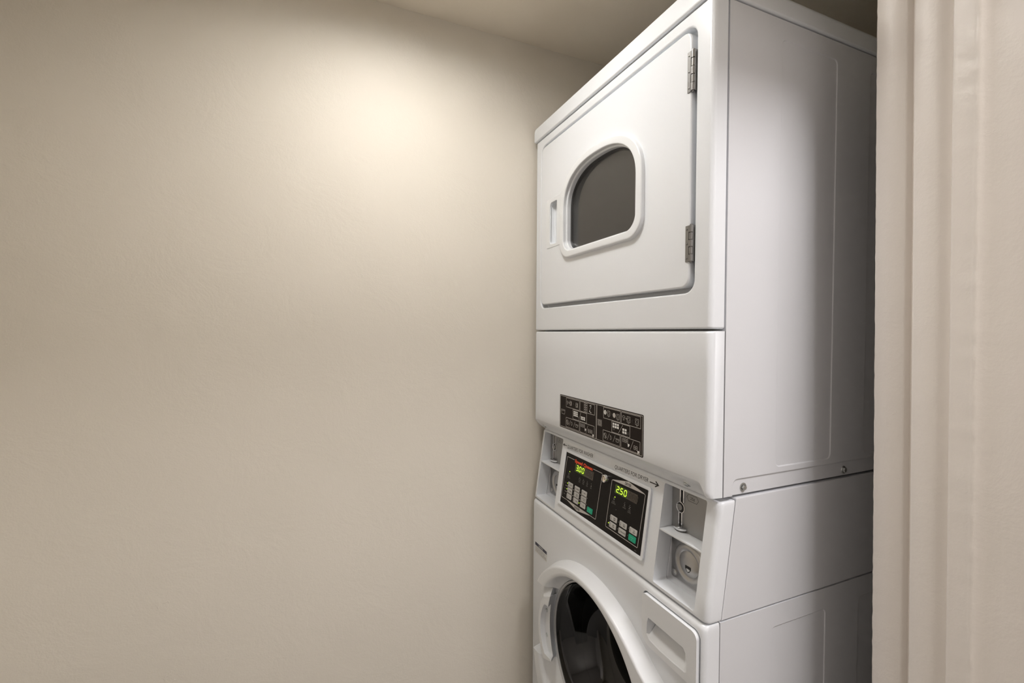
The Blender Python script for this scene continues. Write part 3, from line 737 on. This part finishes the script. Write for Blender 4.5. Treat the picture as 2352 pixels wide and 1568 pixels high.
# washer cabinet and front
bm = bmesh.new(); box(bm, XG-0.002, XD, 0, W, 0.03, Z_D-0.0006)
cuts = []
for x0, x1 in ((0.1640, 0.3190), (0.4275, 0.5830)):
    c = bmesh.new(); lo = rrect(x0, x1, 0.12, 0.8125, 0.010); cx, cz = (x0+x1)/2, 0.466
    prism(c, lo, lambda x, z: (x+math.copysign(0.0014, x-cx), -0.001, z+math.copysign(0.0014, z-cz)), lambda x, z: (x, 0.0017, z)); cuts.append(c)
CZG, RG = 0.553, 0.188                        # glass bowl
c = bmesh.new(); prism(c, circle(W/2+0.0045, CZG, 0.23, 64), XF(-0.1), XF(0.5)); cuts.append(c)
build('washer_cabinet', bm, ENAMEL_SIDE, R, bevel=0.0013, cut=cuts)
WC = 0.3460
bm = bmesh.new()
loops = []
for z, o in ((0.06, 0.0), (0.10, 0), (0.50, 0), (0.835, 0), (0.8450, 0.0004), (0.8500, 0.0020), (0.8530, 0.0052), (0.8540, 0.0085)):
    x0 = o-0.0035; r = 0.0105; L = [(XG-0.0032, 0.0008+o*0.25, z)]
    for k in range(7):
        a = PI/2*k/6; L.append((x0+r-r*math.sin(a), 0.0008+o*0.25+r-r*math.cos(a), z))
    for k in range(7):
        a = PI/2*k/6; L.append((x0+r-r*math.cos(a), W-0.0008-o*0.25-r+r*math.sin(a), z))
    L.append((XG-0.0032, W-0.0008-o*0.25, z)); loops.append(L)
loft(bm, loops, 0, True, True, True)
c = bmesh.new(); prism(c, circle(WC, CZG, 0.215, 72), XF(-0.1), XF(0.1))
c2 = bmesh.new(); prism(c2, rrect(0.0095, 0.1620, 0.7345, 0.8405, (0.012, 0.014, 0.010, 0.026), 8), XF(-0.05), XF(0.034))
wfront = build('washer_front', bm, ENAMEL, R, cut=[c, c2])
# notice sticker
WF = Fr(lambda y, z, n: (-0.0035-n, y, z))
bm = bmesh.new()
slab(bm, WF, [(0.6620, 0.6965), (0.5855, 0.6965), (0.5855, 0.7278), (0.6620, 0.7278)], 0.0001, 0.0004, 0)
sheet(bm, WF, [(0.6613, 0.7178), (0.5862, 0.7186), (0.5862, 0.7274), (0.6613, 0.7270)], 0.0006, 1)
text(bm, WF, 'NOTICE', 0.6235, 0.7200, 0.0054, 0.0008, 0, align='C', bold=0.02)
for i, s in enumerate(('CLOSE DOOR AND LATCH BEFORE START', 'DO NOT OPEN THE DOOR WHILE', 'THE DRUM IS STILL TURNING', 'DOOR LOCKS DURING CYCLE')):
    text(bm, WF, s, 0.6600, 0.7125-0.0042*i, 0.0022, 0.0007, 2, w=(0.066, 0.060, 0.070, 0.072)[i])
build('notice_label', bm, [NOTICEP, NAVY, INK], wfront, recalc=False)

# washer door
def ring3(spec, n=128, flat=False):
    out = []
    for (cz, r, x, sy) in spec:
        L = []
        for k in range(n):
            c_, s_ = math.cos(2*PI*k/n), math.sin(2*PI*k/n)
            f = 1.0 - (0.62*ss(0.25, 0.95, c_) if x < -0.0075 and flat else 0)
            L.append((x*f, WC+r*sy*c_, cz+r*s_))
        out.append(L)
    return out
CTRL = [(-180, 0.290), (-130, 0.276), (-97, 0.272), (-75, 0.287), (-60, 0.2965), (-44, 0.2975), (-25, 0.2950), (0, 0.2920), (25, 0.2950), (44, 0.3035), (51, 0.3165), (62, 0.3380), (72, 0.3330), (90, 0.3200), (110, 0.3200), (135, 0.3080), (180, 0.290)]
def ctrl_r(phi):
    n = len(CTRL)
    for i in range(n-1):
        if CTRL[i][0] <= phi <= CTRL[i+1][0]: break
    p = [CTRL[max(0, i-1)], CTRL[i], CTRL[i+1], CTRL[min(n-1, i+2)]]
    (x0, y0), (x1, y1), (x2, y2), (x3, y3) = p
    t = (phi-x1)/(x2-x1); h = x2-x1
    m1 = ((y2-y0)/(x2-x0) if x2 != x0 else 0)*h; m2 = ((y3-y1)/(x3-x1) if x3 != x1 else 0)*h
    return (2*t**3-3*t*t+1)*y1+(t**3-2*t*t+t)*m1+(-2*t**3+3*t*t)*y2+(t**3-t*t)*m2
NR = 160
def flare_loop(off, x):
    L = []
    for k in range(NR):
        a = 2*PI*k/NR; phi = math.degrees(a); phi = phi-360 if phi > 180 else phi
        r = ctrl_r(phi)-off
        L.append((x, WC-r*math.sin(a), 0.49+r*math.cos(a)))
    return L
def round_loop(cz, r, x):
    return [(x, WC-r*math.sin(2*PI*k/NR), cz+r*math.cos(2*PI*k/NR)) for k in range(NR)]
bm = bmesh.new()
loft(bm, [flare_loop(-0.0005, 0.0), flare_loop(0.0, -0.0060), flare_loop(0.0095, -0.0325), flare_loop(0.0103, -0.0348), flare_loop(0.0120, -0.0364), flare_loop(0.0145, -0.0372), flare_loop(0.0165, -0.0374),
          round_loop(0.5212, 0.2420, -0.0376),
          round_loop(0.5215, 0.2400, -0.0376), round_loop(0.5225, 0.2350, -0.0368), round_loop(0.5230, 0.2310, -0.0345), round_loop(0.5240, 0.2285, -0.0300), round_loop(0.5300, 0.2180, -0.0180),
          round_loop(0.545, 0.1990, -0.0085), round_loop(0.5520, 0.1915, -0.0055), round_loop(0.553, 0.1897, -0.0015), round_loop(0.553, 0.1890, 0.012)])
NC = bmesh.new()                              # finger notch on the latch side
prism(NC, [(0.487, 0.474), (0.560, 0.450), (0.70, 0.435), (0.70, 0.650), (0.600, 0.650), (0.484, 0.664)], XF(-0.10), XF(-0.0055))
wdoor = build('washer_door', bm, PLASTIC, R, cut=[NC], angle=40, weighted=True)
# latch handle: curved lip with a shallow pocket open toward the glass
bm = bmesh.new()
N = 18; outer = []
for k in range(N+1):
    t = k/N; z = 0.4560+(0.6290-0.4560)*t
    outer.append((0.537+0.030*math.sin(PI*t)**0.75, z))
rimy = lambda z, r: WC+math.sqrt(max(0, r*r-(z-0.553)**2))
loft(bm, [[(-0.004, y, z) for y, z in outer] + [(-0.004, rimy(z+0.012, 0.1965), z+0.012) for _, z in reversed(outer)],
          [(-0.0395, y, z) for y, z in outer] + [(-0.0395, rimy(z, 0.1965)-0.030, z+0.023) for _, z in reversed(outer)]], 0, True, True, True)
po = []
for k in range(N+1):
    t = k/N; z = 0.4760+(0.6130-0.4760)*t
    po.append((0.5285+0.0265*math.sin(PI*t)**0.75, z))
pc = bmesh.new(); prism(pc, po+[(0.44, z+0.015) for _, z in reversed(po)], XF(-0.10), XF(-0.0255))
build('door_handle', bm, PLASTIC, wdoor, bevel=0.0025, seg=3, cut=[pc])
bm = bmesh.new()                              # sloping shoulder above the handle
v = [bm.verts.new(p) for p in ((-0.0050, 0.599, 0.634), (-0.0390, 0.538, 0.629), (-0.0390, 0.498, 0.651), (-0.0050, 0.535, 0.664), (-0.0050, 0.545, 0.600), (-0.0050, 0.530, 0.620))]
for f in ((0, 1, 2, 3), (0, 4, 1), (1, 4, 5, 2), (2, 5, 3), (0, 3, 5, 4)): bm.faces.new([v[i] for i in f])
build('handle_shoulder', bm, PLASTIC, wdoor, bevel=0.0015)
for z in (0.5870, 0.5180):
    bm = bmesh.new(); HF = Fr(lambda y, zz, n: (-0.0255-n, y, zz))
    lathe(bm, HF, 0.5400, z, [(0.0052, 0.0001), (0.0050, 0.0012), (0.0034, 0.0014), (0.0032, 0.0004), (0.0005, 0.0004)], 20)
    build('screw', bm, ZINC, wdoor)
# glass bowl with bright rim
bm = bmesh.new()
loft(bm, ring3([(0.553, 0.1895, -0.0050, 1), (0.553, 0.1880, -0.0072, 1), (0.553, 0.1855, -0.0066, 1), (0.553, 0.1840, -0.0030, 1), (0.553, 0.1835, 0.012, 1)]))
build('glass_rim', bm, mat('pale_grey_rim', (0.55, 0.55, 0.55), 0.3), wdoor, angle=60)
def bowl(sh):
    out = []
    for r, x in ((0.1850, -0.001), (0.1780, 0.004), (0.1700, 0.016), (0.1600, 0.045), (0.1490, 0.075), (0.1380, 0.098), (0.1200, 0.112), (0.0900, 0.119), (0.0400, 0.122), (0.0020, 0.1225)): out.append((0.553, r-sh*0.8, x-sh*0.6, 1))
    return out
bm = bmesh.new()
sp = bowl(0) + list(reversed(bowl(0.005)))
loft(bm, ring3(sp, 96)); 
build('door_glass', bm, GLASS_W, wdoor, angle=60)
bm = bmesh.new()
loft(bm, ring3([(0.545, 0.2150, 0.020, 1), (0.545, 0.2060, 0.024, 1), (0.545, 0.1950, 0.045, 1), (0.545, 0.1960, 0.08, 1), (0.545, 0.215, 0.09, 1)]))
build('door_gasket', bm, RUBBER, R, angle=60)
bm = bmesh.new()
loft(bm, ring3([(0.51, 0.205, 0.095, 1), (0.49, 0.255, 0.105, 1), (0.49, 0.255, 0.49, 1), (0.49, 0.05, 0.50, 1)]), 0, True, False, True)
for a in (75, 195, 315):
    a = math.radians(a); cy, cz = WC+0.235*math.cos(a), 0.49+0.235*math.sin(a)
    tv = Vector((-math.sin(a), math.cos(a)))*0.03; nv = Vector((math.cos(a), math.sin(a)))*0.035
    prism(bm, [(cy-tv.x+nv.x*0.55, cz-tv.y+nv.y*0.55), (cy+tv.x+nv.x*0.55, cz+tv.y+nv.y*0.55), (cy-nv.x, cz-nv.y)], XF(0.13), XF(0.48))
build('washer_drum', bm, WDRUM, R, angle=50)

# detergent drawer
bm = bmesh.new()
prism(bm, rrect(0.0125, 0.1585, 0.7372, 0.8378, (0.010, 0.013, 0.006, 0.024), 8), XF(-0.0100), XF(0.032))
c = bmesh.new()
op = [(0.1385, 0.7945), (0.0440, 0.7940), (0.0385, 0.7880), (0.0355, 0.7720), (0.0360, 0.7545), (0.0400, 0.7515), (0.0710, 0.7497), (0.1050, 0.7493), (0.1350, 0.7520), (0.1430, 0.7600), (0.1420, 0.7840)]
A_ = [c.verts.new((-0.02, y, z)) for y, z in op]
A2 = [c.verts.new((-0.0095, y, z)) for y, z in op]
B2 = [c.verts.new((0.0300 if z > 0.775 else -0.0070, y + (0 if z > 0.775 else (0.006 if y < 0.05 else (-0.006 if y > 0.13 else 0))), z + (0.002 if z > 0.775 else 0.0015))) for y, z in op]
n = len(op)
for P, Q in ((A_, A2), (A2, B2)):
    for i in range(n): c.faces.new((P[i], P[(i+1) % n], Q[(i+1) % n], Q[i]))
c.faces.new(list(reversed(A_)))
bmesh.ops.triangulate(c, faces=[c.faces.new(B2)])
build('detergent_drawer', bm, PLASTIC, R, bevel=0.0022, seg=3, cut=[c])
